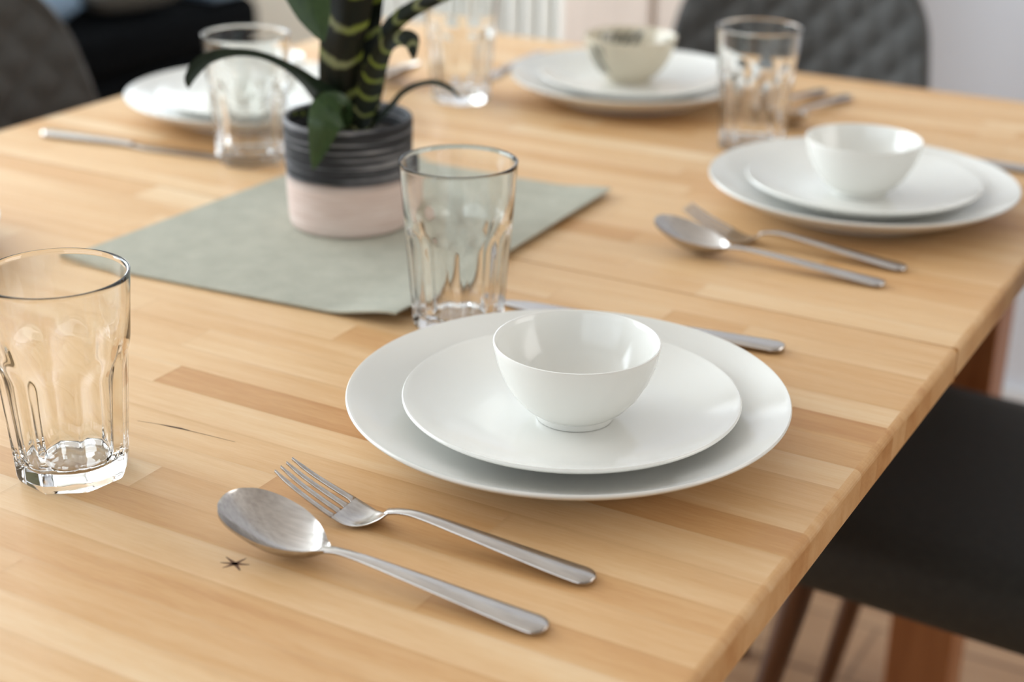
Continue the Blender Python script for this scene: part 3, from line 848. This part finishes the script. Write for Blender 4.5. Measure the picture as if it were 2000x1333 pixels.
LB = dict(
 bigleft=[(-.7440, 1.0450, .830), (-.7469, 1.0450, .8587), (-.7452, 1.0400, .8992), (-.7409, 1.0250, .9502), (-.7429, 1.0069, .9760), (-.7413, .9897, .9803), (-.7358, .9752, .9711), (-.7257, .9701, .9495), (-.7121, .9675, .9193)],
 centre=[(-.7385, 1.030, .828), (-.7385, 1.0285, .8492), (-.7385, 1.0249, .8777), (-.7356, 1.0244, .9074), (-.731, 1.0277, .932), (-.7238, 1.0329, .9644), (-.7189, 1.0486, 1.0026)],
 centre2=[(-.7360, 1.042, .828), (-.7361, 1.0411, .8465), (-.7388, 1.0453, .8862), (-.7340, 1.0487, .9199), (-.7295, 1.058, .952), (-.7239, 1.0804, .9824)],
 right=[(-.7300, 1.035, .828), (-.728, 1.0407, .8477), (-.7242, 1.0488, .8744), (-.7193, 1.0545, .8998), (-.7078, 1.0627, .9206), (-.689, 1.0761, .9351), (-.6626, 1.0887, .9461)],
 hook=[(-.7250, 1.030, .832), (-.7208, 1.035, .8566), (-.7123, 1.0386, .8867), (-.7037, 1.0411, .904), (-.6942, 1.0441, .9104), (-.6851, 1.0482, .9091), (-.6821, 1.0478, .8937)],
 leftarch=[(-.738, 1.026, .832), (-.7429, 1.0192, .8548), (-.7498, 1.0082, .8689), (-.7629, .9927, .8871), (-.7824, .9788, .8985), (-.7988, .9609, .9018), (-.8122, .9453, .897), (-.8186, .9345, .8851), (-.8204, .9333, .8761)],
 thin=[(-.722, 1.045, .835), (-.7093, 1.0555, .8517), (-.7023, 1.0605, .8616), (-.6892, 1.0637, .8695), (-.6752, 1.0675, .8727), (-.6638, 1.0731, .8683), (-.6547, 1.076, .8591)],
 front=[(-.730, 1.020, .838), (-.7245, 1.0077, .8555), (-.7178, .988, .8615), (-.7133, .9691, .8584), (-.7168, .9641, .8392), (-.7225, .9625, .817)])
leaf_blade(LB['centre2'], [.010, .017, .018, .017, .014, .009], M_LEAFB, keel=.5)
leaf_blade(LB['centre'], [.016, .0185, .0175, .0178, .0180, .017, .013], M_LEAFB, keel=-.35)
leaf_blade(LB['right'], [.009, .0130, .0120, .0100, .0075, .0068, .0060, .003], M_LEAFR, keel=-.4)
leaf_blade(LB['hook'], [.006, .0095, .0090, .0065, .0060, .0075, .0004], M_LEAFR, keel=.3)
leaf_blade(LB['bigleft'], [.006, .006, .007, .009, .013, .018, .0215, .0225, .0215, .0195, .0140, .0008], M_LEAFG, keel=-.15)
leaf_blade(LB['leftarch'], [.008, .0125, .0105, .0062, .0034, .0028, .0032, .0045, .0055, .0040, .0004], M_LEAFD, keel=.35)
leaf_blade(LB['thin'], [.0030, .0026, .0024, .0022, .0022, .0020, .0004], M_LEAFD, keel=.3)
leaf_blade(LB['front'], [.003, .0075, .0160, .0165, .0130, .0078, .0004], M_LEAFG, keel=-.2)
# short young and withered leaves around the base
rl = random.Random(5)
for (a, rad, h, wd, mt) in ((-2.6, .026, .045, .0075, M_LEAFB), (-1.9, .020, .036, .0080, M_LEAFR), (-1.1, .026, .032, .0070, M_LEAFB), (2.6, .030, .062, .0085, M_LEAFD), (1.7, .028, .085, .0090, M_LEAFD), (.9, .022, .050, .0070, M_LEAFR), (-2.2, .034, .022, .0050, M_LEAFR)):
    d = Vector((math.cos(a), math.sin(a), 0)); b0 = Vector((PX, PY, TZ+.078))
    leaf_blade([b0+d*.006, b0+d*rad*.45+Vector((0, 0, h*.5)), b0+d*rad*.9+Vector((0, 0, h*.9)), b0+d*rad*1.5+Vector((0, 0, h))], [wd*.7, wd, wd*.8, .0006], mt, keel=.4, normal_hint=Vector((-d.y*.2, d.x*.2, 1)) if False else None)

# ------------------------------------------------------------------ upholstered chairs
def make_chair(label, loc, rz):
    """local +x faces the table; origin on the floor under the seat centre"""
    t = thing('dining_chair', label, 'chair', loc, rz, 'quilted grey chairs around the table')
    # seat cushion: rounded slab
    n, mz = 40, []
    V = []; F = []
    SX, SY, Z0, Z1 = .235, .203, .415, .483
    rings = [(0.0, Z0, .0), (.86, Z0, 0), (.95, Z0+.006, 0), (.99, Z0+.018, 0), (1.0, Z0+.034, 0), (.992, Z0+.050, 0), (.965, Z1-.008, 0), (.91, Z1-.001, 0), (.75, Z1+.003, 0), (.45, Z1+.001, 0), (0, Z1, 0)]
    nn = 64; idx = []
    for (f, z, _) in rings:
        if f == 0: idx.append([len(V)]*nn); V.append((0, 0, z)); continue
        ring = []
        for i in range(nn):
            a = 2*PI*i/nn; c, s = math.cos(a), math.sin(a); e = 2/7.0
            x = SX*abs(c)**e*(1 if c >= 0 else -1); y = SY*abs(s)**e*(1 if s >= 0 else -1)
            y *= (1+.04*c)
            ring.append(len(V)); V.append((x*f, y*f, z))
        idx.append(ring)
    for j in range(len(rings)-1):
        for i in range(nn):
            f = []
            for k in (idx[j][i], idx[j][(i+1) % nn], idx[j+1][(i+1) % nn], idx[j+1][i]):
                if k not in f: f.append(k)
            if len(f) > 2: F.append(f)
    me = mesh('seat', V, F); fixnormals(me); link('seat', me, M_SEATF, t)
    # shell back: wide at the seat, narrowing and rounding at the top, curved around the sitter
    nu, nv = 48, 48; V = []; F = []
    def P(u, v, off):
        # v 0 bottom..1 top ; u -1..1
        z = .44+.43*v
        hw = .216*(1-.28*v**1.6)
        top = (1-((v-.70)/.30)**2.2*.5) if v > .70 else 1
        y = hw*top*u
        x = -.215-.075*v + .060*(abs(u)**2.2)*(1-.45*v)
        # diamond quilting on the front face
        q = 0
        if off > 0:
            a = (y+z)/.062; b = (y-z)/.062
            da = abs(a-round(a)); db = abs(b-round(b)); q = .011*min(1, min(da, db)*3.0)**.6-.011
            q *= sstep(1.0, .9, abs(u))*sstep(0, .05, v)*sstep(1, .93, v)
        edge = math.sqrt(max(0, 1-max(abs(u)**8, (v**14))))
        return (x + off*.024*(.35+.65*edge) + q, y, z)
    for off in (1, -1):
        for j in range(nv+1):
            for i in range(nu+1): V.append(P(-1+2*i/nu, j/nv, off))
    m = nu+1; o2 = m*(nv+1)
    for j in range(nv):
        for i in range(nu):
            a, b, c, d = j*m+i, j*m+i+1, (j+1)*m+i+1, (j+1)*m+i
            F.append([a, b, c, d]); F.append([o2+a, o2+d, o2+c, o2+b])
        F.append([j*m, (j+1)*m, o2+(j+1)*m, o2+j*m]); F.append([j*m+nu, o2+j*m+nu, o2+(j+1)*m+nu, (j+1)*m+nu])
    for i in range(nu):
        F.append([i, o2+i, o2+i+1, i+1]); q = nv*m+i; F.append([q, q+1, o2+q+1, o2+q])
    me = mesh('backrest', V, F); fixnormals(me); link('backrest', me, M_QUILT, t)
    for sx, sy in ((1, -1), (1, 1), (-1, -1), (-1, 1)):
        tp = (sx*.112, sy*.118, .417); ft = (sx*.192, sy*.138, 0.0)
        pts = [(tp[0]+(ft[0]-tp[0])*k/6, tp[1]+(ft[1]-tp[1])*k/6, tp[2]+(ft[2]-tp[2])*k/6) for k in range(7)]
        link('leg', loft(pts, [.0145, .014, .013, .012, .011, .010, .009], 14), M_CLEG, t)
    link('leg_frame', loft([(-.09, 0, .408), (0, 0, .408), (.09, 0, .408)], [.05, .085, .05], 16), M_CLEG, t) if False else box('leg_frame', (0, 0, .409), (.24, .25, .012), M_CLEG, t, bev=.003)
    return t
ch = make_chair('dark grey upholstered chair pushed in at the right, its seat below the table edge', (-.262, 1.387, 0), PI-math.radians(3.5))
G = 'quilted grey chairs around the table'
dup(ch, (-.718, 1.858, 0), -PI/2, 'grey quilted chair at the far end of the table, in front of the wall')
dup(ch, (-1.215, 1.250, 0), 0, 'grey quilted chair at the left edge, its backrest rising beyond the table')

# ------------------------------------------------------------------ radiator, board, sofa
rad = thing('radiator', 'white ribbed panel radiator on the wall behind the table', 'radiator', (-1.50, WY-.055, 0))
bm = bmesh.new()
for k in range(17): boxbm(bm, (-.26+k*.0325, 0, .47), (.022, .045, .70), .008, 3)
me = bpy.data.meshes.new('ribs'); bm.to_mesh(me); bm.free(); link('ribs', me, M_RAD, rad, smooth=True)
box('back_panel', (0, .022, .47), (.56, .012, .72), M_RAD, rad, bev=.002)
box('side_cover', (.275, .0, .47), (.022, .07, .74), M_RAD, rad, bev=.004)
box('side_cover', (-.275, .0, .47), (.022, .07, .74), M_RAD, rad, bev=.004)
cab = thing('sideboard', 'pale beige wooden cabinet against the wall between radiator and far chair', 'cabinet', (-1.04, WY-.10, 0))
box('body', (0, .005, .50), (.34, .17, 1.0), M_BOARD, cab, bev=.003)
box('door', (-.086, -.088, .51), (.158, .016, .94), M_BOARD, cab, bev=.002)
box('door', (.086, -.088, .51), (.158, .016, .94), M_BOARD, cab, bev=.002)
sofa = thing('sofa', 'black upholstered sofa in the living area beyond the left side of the table', 'sofa', (-3.0, 2.32, 0))
box('base', (0, 0, .19), (.96, 1.76, .28), M_SOFA, sofa, bev=.03, seg=4, smooth=True)
for s in (-1, 1): box('seat_cushion', (.04, .09+s*.385, .385), (.88, .76, .125), M_SOFA, sofa, bev=.045, seg=4, smooth=True)
box('backrest', (-.41, .08, .58), (.18, 1.58, .56), M_SOFA, sofa, bev=.06, seg=4, smooth=True)
box('armrest', (0, -.79, .34), (.96, .18, .44), M_SOFA, sofa, bev=.05, seg=4, smooth=True)
def pillow(name, w_, h, d, mat):
    V = []; F = []; n = 20
    for sgn in (1, -1):
        for j in range(n+1):
            for i in range(n+1):
                u, v = -1+2*i/n, -1+2*j/n
                e = ((1-u**4)*(1-v**4)); k = 1-.06*(abs(u*v))
                V.append((sgn*d/2*max(0, e)**.45, u*w_/2*(1-.05*(1-v*v)*0+.04*abs(v))*k, v*h/2*k))
    m = n+1; o2 = m*m
    for j in range(n):
        for i in range(n):
            a, b, c, d_ = j*m+i, j*m+i+1, (j+1)*m+i+1, (j+1)*m+i
            F.append([a, b, c, d_]); F.append([o2+a, o2+d_, o2+c, o2+b])
    me = mesh(name, V, F); fixnormals(me); return link(name, me, mat)
o = pillow('cushion', .40, .38, .14, M_CUSH); o.location = (-2.745, 2.425, .560); o.rotation_euler = (0, -1.15, .15)
tag(o, 'blue-grey scatter cushion on the sofa, next to the left chair', 'cushion')
o = pillow('cushion', .30, .32, .12, M_THROW); o.location = (-2.70, 2.80, .535); o.rotation_euler = (0, -1.35, -.1)
tag(o, 'dark grey-brown cushion on the sofa, between the blue-grey cushion and folded blanket', 'cushion')
o = box('folded_blanket', (0, 0, 0), (.55, .17, .05), M_CUSH, None, bev=.02, seg=4, smooth=True); o.location = (-2.80, 3.075, .4745)
tag(o, 'folded blue-grey blanket on the far end of the black sofa', 'blanket')
